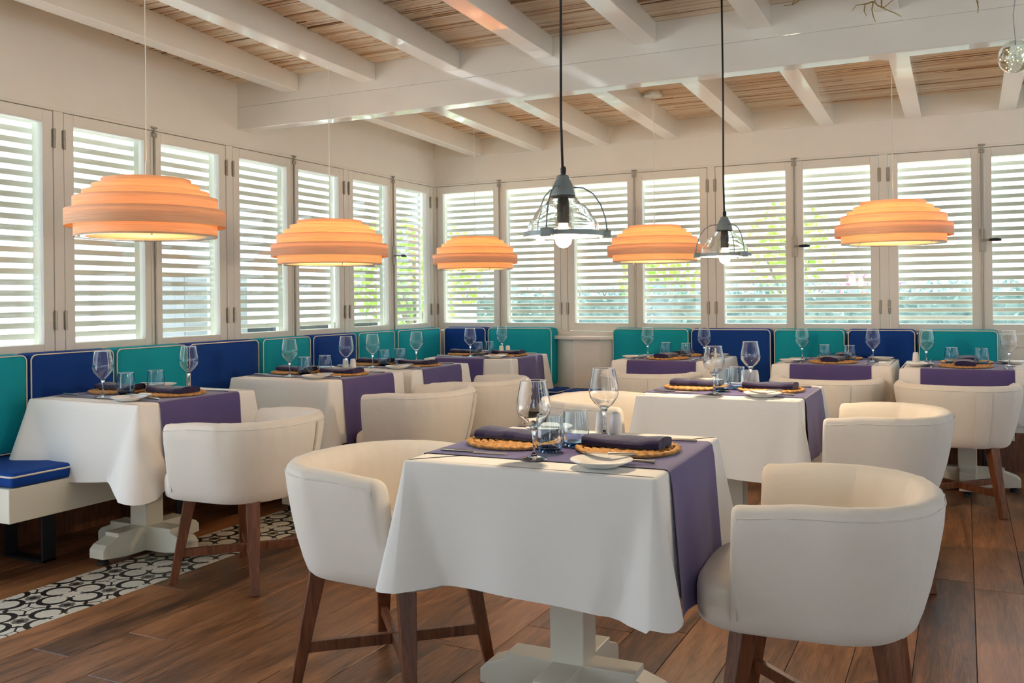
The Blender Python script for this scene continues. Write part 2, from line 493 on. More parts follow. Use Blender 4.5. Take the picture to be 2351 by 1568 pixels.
# --- windows: built in a local frame: u along the wall, v = outward, z up
SL_P, SL_H = .055, .0295
nwin = [0]
slat_cache = {}
def window(mapf, rz, u0, u1, hinge_side, bolt, handle, shutter=True):
    nwin[0] += 1
    win = struct(empty('window_%d' % nwin[0], mapf(u0), rz))
    W = u1 - u0; g = .0035
    st, rl = .058, .062
    f = MB()
    a, b, z0, z1 = g, W - g, ZB + g, ZT - g
    f.box(a, a + st, .0, .045, z0, z1).box(b - st, b, .0, .045, z0, z1)
    f.box(a + st, b - st, .0, .045, z0, z0 + rl).box(a + st, b - st, .0, .045, z1 - rl, z1)
    f.obj('sash_frame', 'paint', win, bevel=.0025)
    MB().box(a + st - .004, b - st + .004, .020, .024, z0 + rl - .004, z1 - rl + .004).obj('pane', 'pane', win)
    hx = 0.0 if hinge_side == 0 else W
    for hz in (1.10, 2.03):
        h = MB().tube([(hx, -.006, hz - .05), (hx, -.006, hz - .002)], .0075, 8).tube([(hx, -.006, hz + .002), (hx, -.006, hz + .05)], .0075, 8)
        h.box(hx - .012, hx + .012, -.003, .002, hz - .045, hz + .045)
        h.obj('hinge', 'hinge', win, smooth=.6)
    if bolt:
        bx = W if hinge_side == 0 else 0.0
        MB().box(bx - .020, bx + .020, -.006, .0, ZB + .01, ZT - .01).obj('meeting_bead', 'paint', win, bevel=.003)
        r = MB().tube([(bx + .002, -.013, ZB + .02), (bx + .002, -.013, ZT + .012)], .0055, 8)
        rod = r.obj('bolt_rod', 'hinge', win, smooth=.6)
        MB().box(bx - .020, bx + .024, -.016, -.008, ZT + .008, ZT + .020).box(bx - .016, bx + .020, -.018, -.006, ZT - .040, ZT - .014).obj('keeper', 'hinge', rod, bevel=.004)
        if handle:
            zc = 1.545
            MB().box(bx - .017, bx + .021, -.017, -.006, zc - .075, zc + .075).obj('lock_plate', 'hinge', win, bevel=.004)
            hb = MB().tube([(bx + .002, -.016, zc), (bx + .002, -.045, zc), (bx + .022, -.052, zc), (bx + .045, -.052, zc)], .006, 8).obj('handle_neck', 'hinge', win, smooth=.8)
            MB().tube([(bx + .04, -.052, zc), (bx + .06, -.052, zc + .001), (bx + .09, -.052, zc + .001), (bx + .115, -.052, zc - .002)], [.007, .010, .011, .007], 10).obj('handle_grip', 'black', hb, smooth=.8)
    if not shutter: return win
    # louvred shutter hanging outside the sash
    v0, v1 = .092, .112
    ss = .046
    c, d = .006, W - .006
    sh = MB().box(c, c + ss, v0, v1 + .006, ZB, ZT).box(d - ss, d, v0, v1 + .006, ZB, ZT).obj('shutter_frame', 'shutter', win, bevel=.002)
    sw = round(d - c - 2 * ss + .01, 3)
    if sw not in slat_cache:
        slat_cache[sw] = MB().box(-sw / 2, sw / 2, -.006, .006, -SL_H / 2, SL_H / 2).mesh('slat', 'shutter', bevel=.002, seg=1)
    z = 1.006 + SL_H / 2 - SL_P
    while z < ZT + .02:
        s = link('slat', slat_cache[sw], sh); s.location = ((c + d) / 2, (v0 + v1) / 2, z); z += SL_P
    return win
backb = [.020] + back_posts
for i in range(len(backb) - 1):
    lo = backb[i] + (POSTW / 2 if i else 0); hi = backb[i + 1] - POSTW / 2; mid = (lo + hi) / 2 + (.03 if i == 0 else 0)
    if lo > 5: break
    window(lambda u: (u, 0, 0), 0.0, lo, mid, 0, True, i in (2, 3))
    window(lambda u: (u, 0, 0), 0.0, mid, hi, 1, False, False)
# left wall: local u runs along +Y, outward v = -X : rotate +90 deg
leftb = [-.075] + left_posts
for i in range(7):
    if i in (4, 5): continue  # no sashes in the added daylight opening
    hi = leftb[i] - (POSTW / 2 if i else 0); lo = leftb[i + 1] + POSTW / 2; mid = (lo + hi) / 2
    window(lambda u: (0, u, 0), PI / 2, lo, mid, 0, True, i == 0, i < 4)
    window(lambda u: (0, u, 0), PI / 2, mid, hi, 1, False, False, i < 4)

# --- ceiling: joists, beam, reed mat
ceiling = struct(MB().add([(-.05, .05, 2.62), (XMAX, .05, 2.62), (XMAX, YMIN, 2.95), (-.05, YMIN, 2.95),
                           (-.05, .05, 2.72), (XMAX, .05, 2.72), (XMAX, YMIN, 3.05), (-.05, YMIN, 3.05)],
                          [(0, 1, 2, 3), (7, 6, 5, 4), (0, 4, 5, 1), (1, 5, 6, 2), (2, 6, 7, 3), (3, 7, 4, 0)]).obj('ceiling', 'dark_gap'))
BY = -2.435
bm_ = MB().box(0, XMAX, BY, BY + .105, 2.285, 2.428)
beam_o = bm_.obj('beam', 'beam', ceiling, bevel=.003)
MB().box(0, XMAX, BY + .0015, BY + .105, 2.4285, 2.60).obj('beam_upper_board', 'beam', beam_o, bevel=.002)
def jb(Y): return 2.405 + .031 * (-Y) if Y > BY else 2.48 + .031 * (BY - Y)
def zc(Y):
    if Y > BY + .05: return 2.553 + .031 * (-Y)
    d = BY - Y
    return jb(Y) + .104 + .046 * min(1, max(0, d) / 1.1)
def joist(x0, x1, ya, yb):
    vs = []
    for Y in (ya, yb):
        vs += [(x0, Y, jb(Y)), (x1, Y, jb(Y)), (x1, Y, jb(Y) + .26), (x0, Y, jb(Y) + .26)]
    return MB().add(vs, [(0, 1, 2, 3), (7, 6, 5, 4), (0, 4, 5, 1), (1, 5, 6, 2), (2, 6, 7, 3), (3, 7, 4, 0)])
for k in range(13):
    x1 = .492 + .5707 * k; x0 = x1 - .106
    if x1 > XMAX: break
    joist(x0, x1, BY + .105, -.004).obj('joist', 'beam', ceiling, bevel=.003)
    joist(x0, x1, YMIN, BY - .0005).obj('joist', 'beam', ceiling, bevel=.003)
def reed_mat():
    V = []; F = []; C = []
    def reed(y, z, x0, x1, r, c):
        n = max(4, int((x1 - x0) / .45)); xs = np.linspace(x0, x1, n + 1)
        dy = np.cumsum(rng.normal(0, .0014, n + 1)); dz = rng.normal(0, .0012, n + 1)
        o = len(V)
        for i in range(n + 1):
            rr = r * (1 + .12 * math.sin(i * 2.1 + c * 9))
            for a in (-.2, .9, 2.0, 3.34):        # lower half section (seen from below)
                V.append((xs[i], y + dy[i] + rr * math.cos(a), z + dz[i] - rr * math.sin(a)))
        for i in range(n):
            for k in range(3):
                F.append((o + i * 4 + k, o + i * 4 + k + 1, o + (i + 1) * 4 + k + 1, o + (i + 1) * 4 + k)); C.append(c)
    y = -.012
    while y > -7.0:
        r = rng.uniform(.0034, .0064)
        x = rng.uniform(-1.5, 0)
        if not (BY - .0 < y < BY + .105):
            while x < 6.2:
                L = rng.uniform(1.2, 2.6)
                c = float(np.clip(rng.normal(.62, .2), 0, 1)) if rng.random() > .16 else float(rng.uniform(0, .3))
                reed(y + rng.normal(0, .0015), zc(y) + rng.uniform(0, .004), max(x, -.01), min(x + L, 6.2), r * rng.uniform(.8, 1.1), c); x += L
        y -= r * 1.75 + .0004
    me = bpy.data.meshes.new('reed_mat'); me.from_pydata(V, [], F)
    me.polygons.foreach_set('use_smooth', [True] * len(F))
    at = me.color_attributes.new('rc', 'FLOAT_COLOR', 'CORNER')
    arr = np.repeat(np.array(C, dtype=np.float32), 4)
    at.data.foreach_set('color', np.stack([arr, arr, arr, np.ones_like(arr)], 1).ravel())
    me.materials.append(MAT['reed'])
    return stuff(link('reed_mat', me, ceiling))
reed_mat()

# --- shallow angled pier with ledge between the two back benches
pier = struct(MB().prism([(1.13, 0), (1.385, -.20), (1.60, -.20), (1.74, -.06), (1.74, 0)], 0, .855).obj('trim_1', 'plaster', bevel=.004))
MB().prism([(1.06, -.001), (1.06, -.02), (1.37, -.235), (1.62, -.235), (1.78, -.07), (1.78, -.001)], .855, .882).obj('ledge', 'paint', pier, bevel=.006)

# ================================================================== OUTSIDE
ground = struct(MB().box(-40, 40, -40, 60, -.25, -.16).obj('ground', 'ground'))
def leaves(n, fn, size, mat, name, parent=None):
    V = []; F = []
    for _ in range(n):
        p = Vector(fn()); s = size * rng.uniform(.6, 1.4)
        a = Vector(rng.normal(0, 1, 3)).normalized(); b = a.cross(Vector(rng.normal(0, 1, 3))).normalized()
        o = len(V)
        V += [p - a * s, p + b * s * .45, p + a * s, p - b * s * .45]; F.append((o, o + 1, o + 2, o + 3))
    me = bpy.data.meshes.new(name); me.from_pydata([tuple(v) for v in V], [], F); me.materials.append(MAT[mat])
    return link(name, me, parent)
hd = empty('garden_hedge', (2.6, 3.6, -.16))
leaves(15000, lambda: (rng.uniform(-4, 5), rng.uniform(-.4, .4), rng.uniform(0, 1.48) + .03 * rng.normal()), .045, 'hedge', 'hedge_foliage', hd)
MB().box(-4, 5, -.25, .25, 0, 1.36).obj('hedge_core', 'hedge', hd)
tag(hd, 'long clipped grey-green hedge outside the back windows', 'hedge')
def tree(name, loc, h, r, mat, n, label, cat):
    t = empty(name, loc)
    MB().tube([(0, 0, 0), (.05, 0, h * .4), (-.03, .05, h * .8)], [.09, .07, .03], 8).obj('trunk', 'bark', t, smooth=.8)
    for k in range(4):
        a = k * 1.6
        MB().tube([(0, 0, h * .4), (r * .5 * math.cos(a), r * .5 * math.sin(a), h * .7)], [.04, .015], 6).obj('branch', 'bark', t, smooth=.8)
    def f():
        d = Vector(rng.normal(0, 1, 3)).normalized() * (rng.random() ** .4)
        return (d.x * r, d.y * r, h * .72 + d.z * h * .32)
    leaves(n, f, .07, mat, 'crown', t)
    return tag(t, label, cat)
tree('garden_tree', (.30, 5.6, -.16), 2.0, .62, 'lime', 600, 'lime-green garden tree behind the hedge, left of the back windows', 'tree')
tree('garden_tree', (1.95, 6.4, -.16), 2.7, .62, 'lime', 450, 'lime-green garden tree behind the hedge, beyond the far glass pendant', 'tree')
tree('flowering_shrub', (2.75, 8.6, -.16), 1.75, .8, 'pink', 200, 'pink flowering shrub behind the hedge outside the back windows', 'shrub')
tree('garden_shrub', (-1.6, 2.2, -.16), 2.3, .8, 'lime', 900, 'bright green shrub outside the corner of the left windows', 'shrub')
hs = empty('garden_house', (6.2, 12.0, -.16))
MB().box(-1.7, 1.7, 0, 3, 0, 3.1).obj('house_wall', 'pinkwall', hs)
MB().box(-1.9, 1.9, -.2, 3.2, 3.1, 3.3).obj('house_roof', 'whitewall', hs)
for k in range(3): MB().box(-1.3 + k, -.8 + k, -.03, .02, 1.2, 2.3).obj('house_window', 'whitewall', hs)
tag(hs, 'terracotta-pink house far outside the right back windows', 'house')
ob = empty('reflection_block', (-2.6, 1.6, -.16), PI / 2)  # made-up low block, imitates dark interior reflections in the left panes
MB().box(-1.1, 1.1, -.35, .35, 0, 1.10).obj('block_body', 'block_dark', ob, bevel=.01)
MB().box(-1.15, 1.15, -.4, .4, 1.10, 1.14).obj('block_top', 'whitewall', ob, bevel=.006)
for k in range(4): MB().box(-1.07 + k * .54, -.55 + k * .54, -.365, -.35, .06, 1.04).obj('block_panel', 'block_dark', ob, bevel=.004)
tag(ob, 'stand-in charcoal counter with pale top outside the left windows', 'block')
oc = empty('reflection_upright', (-2.7, -.15, -.16), PI / 2)  # added tall shape, stands in for grey reflections on the left glass
MB().box(-.42, .42, -.3, .3, .06, 1.62).obj('upright_body', 'upright_grey', oc, bevel=.01)
for k in range(2): MB().box(-.41 + k * .42, -.01 + k * .42, -.318, -.3, .10, 1.58).obj('upright_panel', 'upright_grey', oc, bevel=.004)
for k in range(4): MB().box(-.40 + .74 * (k % 2), -.34 + .74 * (k % 2), -.28 + .5 * (k // 2), -.22 + .5 * (k // 2), 0, .06).obj('upright_foot', 'block_dark', oc)
tag(oc, 'stand-in grey cabinet seen dimly through the left shutters', 'upright')

# ================================================================== BENCHES AND CUSHIONS
bench = empty('corner_bench', (.33, -2.2, 0))
bl = Vector(bench.location)
def bpart(mb, name, mat, bevel=.004):
    o = mb.obj(name, mat, bench, bevel=bevel); o.location = -bl; return o
bpart(MB().box(.02, .600, -4.45, -.02, .27, .415), 'bench_box', 'table_paint')
bpart(MB().box(.601, 1.27, -.465, -.02, .27, .415), 'bench_box', 'table_paint')
def uleg(x0, x1, y):
    return MB().box(x0, x0 + .012, y - .035, y + .035, .0, .27).box(x1 - .012, x1, y - .035, y + .035, .0, .27).box(x0, x1, y - .035, y + .035, 0, .012)
for y in (-4.10, -3.30, -2.5, -1.7, -.9): bpart(uleg(.10, .38, y), 'bench_leg', 'black_steel', .002)
bpart(MB().box(1.0, 1.05, -.45, -.15, 0, .27), 'bench_leg', 'black_steel', .002)
tag(bench, 'long white corner bench on black steel legs along left windows', 'bench')
bench2 = empty('long_bench', (3.06, -.33, 0)); b2 = Vector(bench2.location)
o = MB().box(1.70, 4.44, -.465, -.02, .27, .415).obj('bench_box', 'table_paint', bench2, bevel=.004); o.location = -b2
for x in (1.95, 2.8, 3.65, 4.3):
    o = MB().box(x - .035, x + .035, -.40, -.388, 0, .27).box(x - .035, x + .035, -.112, -.10, 0, .27).box(x - .035, x + .035, -.40, -.10, 0, .012).obj('bench_leg', 'black_steel', bench2, bevel=.002); o.location = -b2
tag(bench2, 'white bench on black steel legs along the back windows', 'bench')

def rbox_loop(w, h, r, y):
    """rounded rectangle loop in the local x-z plane at depth y"""
    pts = []
    for cx, cz, a0 in ((w / 2 - r, h - r, 0), (-w / 2 + r, h - r, 90), (-w / 2 + r, r, 180), (w / 2 - r, r, 270)):
        for k in range(5):
            a = math.radians(a0 + 90 * k / 4); pts.append((cx + r * math.cos(a), y, cz + r * math.sin(a)))
    return pts
def cushion_mesh(w, h, d, mat, soft=.02):
    r = .030
    rows = []
    for y, ins, puff in ((-d, .16, .012), (-d, .06, .010), (-d, .012, .004), (-d + .006, 0, 0), (-d * .5, -.006, 0), (-.006, 0, 0), (0, .012, 0), (0, .16, 0)):
        lp = rbox_loop(w - 2 * ins, h - 2 * ins, max(.01, r - ins * .2), 0)
        rows.append([(x, y - puff, z + ins) for x, _, z in lp])
    mb = MB().grid(rows, closed_u=True)
    n = len(rows[0]); mb.f.append(tuple(range(n - 1, -1, -1))); mb.f.append(tuple((len(rows) - 1) * n + k for k in range(n)))
    return mb
def back_cushion(cx, cy, rz, w, mat, label, lean=.05, h=.46, d=.135):
    c = cushion_mesh(w - .018, h, d, mat).obj('back_cushion', mat, None, smooth=.9)
    lp = rbox_loop(w - .018 - .006, h - .006, .028, -d - .002)
    MB().tube([(x, y, z + .003) for x, y, z in lp], .0034, 6, closed=True).obj('piping', 'piping', c, smooth=3.1)
    c.location = (cx, cy, .4835); c.rotation_euler = (lean * 0, 0, rz)
    return tag(c, label, 'cushion', 'back cushions on the benches')
# left wall: the local front (-y) faces +X
def LW(y0, y1): return (.018, (y0 + y1) / 2, PI / 2, abs(y1 - y0))
LC = [(-4.92, -4.030, 'teal', 'teal back cushion cut by the left edge of the picture'),
      (-4.030, -3.532, 'navy', 'navy back cushion behind the bench table nearest the left edge, left half'),
      (-3.532, -3.025, 'teal', 'teal back cushion behind the tumblers of the leftmost bench table'),
      (-3.025, -2.425, 'navy', 'wide navy back cushion between the first and second left bench tables'),
      (-2.405, -1.910, 'teal', 'teal back cushion behind the wine glass of the second left bench table'),
      (-1.900, -1.385, 'navy', 'small-looking navy back cushion behind the salt and pepper pots'),
      (-1.375, -.875, 'teal', 'teal back cushion second from the corner on the left bench'),
      (-.850, -.175, 'teal', 'bright teal back cushion on the left bench touching the corner')]
for y0, y1, m, lab in LC:
    x, y, rz, wd = LW(y0, y1); back_cushion(x, y, rz, wd, m, lab)
BC = [(.165, .583, 'navy', 'navy back cushion in the corner under the back windows'),
      (.587, 1.185, 'teal', 'teal back cushion at the end of the short back bench beside the pier'),
      (1.690, 2.310, 'teal', 'teal back cushion at the left end of the long back bench'),
      (2.314, 2.916, 'navy', 'wide navy back cushion second from the left on the long back bench'),
      (2.922, 3.422, 'teal', 'teal back cushion in the middle of the long back bench'),
      (3.426, 3.876, 'navy', 'navy back cushion right of the middle on the long back bench'),
      (3.880, 4.372, 'teal', 'teal back cushion at the right end of the long back bench')]
for x0, x1, m, lab in BC: back_cushion((x0 + x1) / 2, -.018, 0.0, x1 - x0, m, lab)
def seat_cushion(x0, x1, y0, y1, label):
    wx, wy = x1 - x0, y1 - y0
    c = MB().box(-wx / 2, wx / 2, -wy / 2, wy / 2, 0, .062).obj('seat_cushion', 'navy', None, smooth=.9, bevel=.018, seg=3)
    r = .018
    lp = []
    for cx, cy, a0 in ((wx / 2 - r, wy / 2 - r, 0), (-wx / 2 + r, wy / 2 - r, 90), (-wx / 2 + r, -wy / 2 + r, 180), (wx / 2 - r, -wy / 2 + r, 270)):
        for k in range(4):
            a = math.radians(a0 + 30 * k); lp.append((cx + r * math.cos(a), cy + r * math.sin(a), .046))
    MB().tube(lp, .0042, 6, closed=True).obj('piping', 'piping', c, smooth=3.1)
    c.location = ((x0 + x1) / 2, (y0 + y1) / 2, .417)
    tag(c, label, 'cushion', 'seat cushions on the benches')
seat_cushion(.02, .605, -4.44, -3.05, 'navy bench seat cushion under the leftmost bench table')
seat_cushion(.02, .605, -3.04, -1.80, 'navy bench seat cushion behind the second left bench table')
seat_cushion(.02, .605, -1.79, -.480, 'navy bench seat cushion behind the third left bench table')
seat_cushion(.02, 1.36, -.470, -.200, 'navy bench seat cushion of the short back bench ending at the pier')
seat_cushion(1.40, 3.06, -.470, -.240, 'navy bench seat cushion of the long back bench, left half')
seat_cushion(3.07, 4.44, -.470, -.165, 'navy bench seat cushion of the long back bench, right half')

# ================================================================== TABLES
A = .358                                  # half table
ZTOP = .75
def side_off(k, s, q, P, cone=None):
    """outward sag of the hanging cloth on side k at position s (-1..1) and depth q"""
    e = 1 - abs(s)
    wave = .010 * math.sin(P[0] + k * 1.7 + s * 3.1) + .006 * math.sin(P[1] + k * 2.3 + s * 7.0)
    o = q * (.016 + wave * min(1, e / .4))
    if cone:
        cn = cone[k] if s > 0 else cone[k - 1]
        wd = cn * 4.6 * q + .02
        o += .80 * cn * q * max(0, 1 - e / wd) - .012 * q * math.exp(-((e - wd) / .07) ** 2)
    return o
def drop_at(k, s, D, P, cone=None, cdrop=0):
    d = D + .010 * math.sin(P[2] + k * 1.3 + s * 2.4)
    if cone: d += .7 * cdrop * max(0, 1 - (1 - abs(s)) / .42)
    return d
def cloth_obj(name, ax, ay, D, P, cone=(.10, .10, .10, .10), cdrop=.06, sig=24.0, short=()):
    r = .012
    cols = []                               # (top point, outward dir, offset fn, drop)
    NS, NC = 26, 13
    sides = [((1, 0), (0, 1), ax, ay), ((0, 1), (-1, 0), ay, ax), ((-1, 0), (0, -1), ax, ay), ((0, -1), (1, 0), ay, ax)]
    for k, (n, t, hn, ht) in enumerate(sides):
        for i in range(NS + 1):
            s = -1 + 2 * i / NS
            p = (n[0] * hn + t[0] * s * (ht - r), n[1] * hn + t[1] * s * (ht - r))
            cols.append((p, n, (lambda q, k=k, s=s: side_off(k, s, q, P, cone)), drop_at(k, s, D, P, cone, cdrop) - (.075 * (1 - abs(s) ** 6) if k in short else 0)))
        n2 = sides[(k + 1) % 4][0]
        c = (n[0] * (hn - r) + t[0] * (ht - r), n[1] * (hn - r) + t[1] * (ht - r))
        for i in range(1, NC):
            ph = 90 * i / NC; a = math.radians(ph)
            d = (n[0] * math.cos(a) + n2[0] * math.sin(a), n[1] * math.cos(a) + n2[1] * math.sin(a))
            g = math.exp(-((ph - 45) / sig) ** 2)
            am = .016 + cone[k] * (.80 + .20 * g)
            p = (c[0] + d[0] * r, c[1] + d[1] * r)
            cols.append((p, d, (lambda q, am=am: am * q ** 1.05), D + cdrop * (.7 + .3 * g)))
    N = len(cols); rows = []
    rows.append([(p[0] - n[0] * .02, p[1] - n[1] * .02, ZTOP) for p, n, f, dr in cols])
    for e in (0, 35, 70):
        a = math.radians(e); R = .012
        rows.append([(p[0] - n[0] * (R - R * math.sin(a)), p[1] - n[1] * (R - R * math.sin(a)), ZTOP - R + R * math.cos(a)) for p, n, f, dr in cols])
    for j in range(1, 13):
        q = j / 12
        rows.append([(p[0] + n[0] * f(q), p[1] + n[1] * f(q), ZTOP - .012 - q * (dr - .012)) for p, n, f, dr in cols])
    mb = MB().grid(rows, closed_u=True)
    mb.f.append(tuple(range(N - 1, -1, -1)))
    o = mb.obj(name, 'cloth', None, smooth=1.2)
    return o
def runner_obj(name, axis, hw, ax, ay, D, P, hang=.36, lift=.003, off=0.0, hang_m=None):
    """runner along local x (axis 0) or y (axis 1), half width hw, shifted by off"""
    hn, ht = (ax, ay) if axis == 0 else (ay, ax)
    kp, km = (0, 2) if axis == 0 else (1, 3)
    NW = 14; cols = []
    path = []
    for j in range(12, 0, -1): path.append(('m', j / 12))
    for e in (70, 35, 0): path.append(('me', e))
    for i in range(1, 12): path.append(('t', -1 + 2 * i / 12))
    for e in (0, 35, 70): path.append(('pe', e))
    for j in range(1, 13): path.append(('p', j / 12))
    rows = []
    for kind, v in path:
        row = []
        for i in range(NW + 1):
            wv = off + hw * (-1 + 2 * i / NW)
            if kind == 't': u, z = v * (hn - .014), ZTOP + lift
            elif kind in ('me', 'pe'):
                a = math.radians(v); R = .012 + lift
                u = hn - .012 + R * math.sin(a); z = ZTOP - .012 + R * math.cos(a); u = -u if kind == 'me' else u
            else:
                k = km if kind == 'm' else kp
                sgn = -1 if kind == 'm' else 1
                s = wv / ht * (1 if (kind == 'p') == (axis == 0) else -1) 
                hg = hang if kind == 'p' or hang_m is None else hang_m
                q = v * hg / D
                rip = .003 * math.sin(i * 1.3 + P[0]) * v
                u = sgn * (hn + lift + .003 + max(0, side_off(k, s, min(q, 1), P)) + .010 * v + rip); z = ZTOP - .012 - v * (hg - .012)
            row.append((u, wv, z) if axis == 0 else (wv, u, z))
        rows.append(row)
    return MB().grid(rows).obj(name, 'runner', None, smooth=1.2)

def table_proto():
    t = empty('pedestal_table')
    MB().box(-A + .012, A - .012, -A + .012, A - .012, .715, .742).obj('table_top', 'table_paint', t, bevel=.004)
    MB().box(-.052, .052, -.052, .052, .10, .715).obj('post', 'table_paint', t, bevel=.003)
    for axis in (0, 1):
        L = .285; h = .045
        prof = [(-L, .035), (-L, .075), (-L + .02, .095), (-L + .085, .118), (-L + .085, .135), (L - .085, .135), (L - .085, .118), (L - .02, .095), (L, .075), (L, .035), (L - .13, .02), (-L + .13, .02)]
        vs = []; n = len(prof)
        for s in (-h, h): vs += [((u, s, z) if axis == 0 else (s, u, z)) for u, z in prof]
        fs = [tuple(range(n)), tuple(range(2 * n - 1, n - 1, -1))] + [(i, (i + 1) % n, n + (i + 1) % n, n + i) for i in range(n)]
        z = 0 if axis == 0 else .0006
        MB().add([(x, y, zz + z) for x, y, zz in vs], fs).obj('foot_bar', 'table_paint', t, bevel=.003)
    for x, y in ((.25, 0), (-.25, 0), (0, .25), (0, -.25)):
        MB().lathe([(.024, .001), (.024, .018), (.014, .020), (.014, .036)], 14, x, y, cap0=True, cap1=True).obj('levelling_foot', 'black_rubber', t, smooth=.6)
    return t

# ---- tableware prototypes (origin at the bottom centre)
def wine_proto():
    o = empty('wine_glass')
    prof = [(.0085, .078), (.014, .088), (.030, .103), (.0435, .122), (.0475, .138), (.0465, .152), (.0425, .172), (.0385, .192), (.0355, .212)]
    inn = [(max(.002, r - .0011), z + (.0045 if i == 0 else .0012 if i < 3 else 0)) for i, (r, z) in enumerate(prof)]
    prof[0] = (.002, .079)
    MB().lathe(prof + inn[::-1], 32, cap0=True, cap1=True).obj('bowl', 'wine', o, smooth=1.0)
    rim = [(.0355 + .0009 * math.cos(a), .2125 + .0009 * math.sin(a)) for a in [i * PI / 3 for i in range(6)]]
    MB().lathe(rim, 32, close=True).obj('rim', 'stem', o, smooth=3.1)
    st = [(.0355, .0005), (.0358, .0022), (.020, .0055), (.008, .010), (.0040, .020), (.0034, .045), (.0042, .066), (.0085, .078), (.0115, .0835)]
    MB().lathe(st, 24, cap0=True, cap1=True).obj('stem', 'stem', o, smooth=1.0)
    return o
def tumbler_proto():
    o = empty('water_tumbler')
    prof = [(.034, .010), (.0395, .022), (.0410, .040), (.0400, .062), (.0372, .085), (.0345, .104)]
    inn = [(r - .0014, z + (.0020 if i == 0 else 0)) for i, (r, z) in enumerate(prof)]
    MB().lathe(prof + inn[::-1], 28, close=True).obj('tumbler_wall', 'blueglass', o, smooth=1.0)
    MB().lathe([(.024, .0005), (.030, .003), (.0352, .012), (.033, .0155), (.018, .0145)], 28, cap0=True, cap1=True).obj('tumbler_base', 'bluebase', o, smooth=.9)
    rim = [(.0345 + .0009 * math.cos(a), .1045 + .0009 * math.sin(a)) for a in [i * PI / 3 for i in range(6)]]
    MB().lathe(rim, 28, close=True).obj('rim', 'stem', o, smooth=3.1)
    return o
def mat_proto():
    mb = MB()
    for r in (.012, .033, .054, .075, .096, .117, .138):
        n = max(10, int(2 * PI * r / .0062)); rows = []
        nb = max(3, round(2 * PI * r / .030))
        for k in range(n):
            a = 2 * PI * k / n; ph = a * nb
            br = .0105 * (1 + .16 * math.sin(ph)); wob = .0022 * math.sin(ph * .5 + 1) if nb % 2 == 0 else .0016 * math.sin(ph)
            rows.append([((r + wob + br * math.cos(t) * 1.0) * math.cos(a), (r + wob + br * math.cos(t) * 1.0) * math.sin(a),
                          .0068 + br * .62 * math.sin(t + .5 * math.sin(ph))) for t in [i * PI / 3 for i in range(6)]])
        rows.append(rows[0]); mb.grid(rows, closed_u=True)
    o = mb.obj('placemat', 'straw', None, smooth=3.1, fix=False); return o
def napkin_proto():
    o = empty('folded_napkin')
    L, Wd = .225, .100
    rows = []
    NU, NV = 18, 10
    # rolled-over folded cloth: a soft slab with a lengthwise hump
    def top(u, v): return .026 + .0035 * math.sin(u * 5 + v * 2.5) * (.4 + .6 * v) - .010 * (v - .5) ** 2 * 2 + .0012 * math.sin(u * 13 + 1)
    ring = []
    for i in range(NU + 1):
        u = i / NU; x = (u - .5) * L
        sh = .006 * math.sin(u * 5.0)
        loop = []
        for j in range(NV + 1):
            v = j / NV; loop.append((x + .012 * (v - .5), (v - .5) * Wd + sh, max(.010, top(u, v))))
        loop += [(x + .006, Wd / 2 + .006 + sh, .012), (x + .006, Wd / 2 + .001 + sh, .001), (x - .006, -Wd / 2 - .001 + sh, .001), (x - .006, -Wd / 2 - .007 + sh, .010)]
        ring.append(loop)
    mb = MB().grid(ring, closed_u=True); n = len(ring[0])
    mb.f.append(tuple(range(n))); mb.f.append(tuple(NU * n + k for k in range(n - 1, -1, -1)))
    mb.obj('napkin_roll', 'napkin', o, smooth=1.1)
    for side in (1,):
        for k in range(3):
            pts = [(side * (L / 2 + .0015), -Wd / 2 + .010 + i * Wd / 6 * .85, .006 + k * .006 + .005 * (1 if i % 2 else -1) * (1 - .2 * k)) for i in range(7)]
            MB().tube(pts, .0022, 5).obj('fold_edge', 'napkin', o, smooth=3.1)
    return o
def plate_proto():
    prof = [(.001, .006), (.045, .006), (.052, .009), (.078, .0175), (.081, .0185), (.0815, .0172), (.076, .0140), (.050, .0040), (.046, .0010), (.001, .0010)]
    return MB().lathe(prof, 40, cap0=True, cap1=True).obj('bread_plate', 'porcelain', None, smooth=.8)
def knife_proto(L=.215, name='table_knife'):
    o = empty(name)
    hl = L * .5
    MB().tube([(-L / 2, 0, .0045), (-L / 2 + .01, 0, .005), (0, 0, .0042)], [.0035, .0048, .0036], 8).obj('handle', 'steel', o, smooth=.8)
    n = 10; up = []; lo = []
    for i in range(n + 1):
        u = i / n; x = -.002 + u * hl
        wd = .0085 * (1 - max(0, u - .7) ** 2 * 9)
        up.append((x, wd * .7, .0042)); lo.append((x, -wd, .0030))
    MB().grid([up, lo, [(x, y, z - .0013) for x, y, z in lo], [(x, y, z - .0013) for x, y, z in up], up]).obj('blade', 'steel', o)
    return o
def fork_proto():
    o = empty('table_fork')
    L = .20
    MB().tube([(-L / 2, 0, .005), (-L / 2 + .03, 0, .006), (0, 0, .0065), (.035, 0, .0075)], [.0050, .0042, .0026, .003], 8).obj('handle', 'steel', o, smooth=.8)
    MB().add([(.030, -.003, .007), (.045, -.0105, .009), (.056, -.011, .009), (.056, .011, .009), (.045, .0105, .009), (.030, .003, .007),
              (.030, -.003, .0085), (.045, -.0105, .0105), (.056, -.011, .0105), (.056, .011, .0105), (.045, .0105, .0105), (.030, .003, .0085)],
             [(5, 4, 3, 2, 1, 0), (6, 7, 8, 9, 10, 11)] + [(i, (i + 1) % 6, 6 + (i + 1) % 6, 6 + i) for i in range(6)]).obj('fork_head', 'steel', o)
    for k in range(4):
        y = -.009 + k * .006
        MB().beam((.055, y, .0097), (.098, y, .0060), .0028, .0016, .0016, .0012).obj('tine', 'steel', o)
    return o
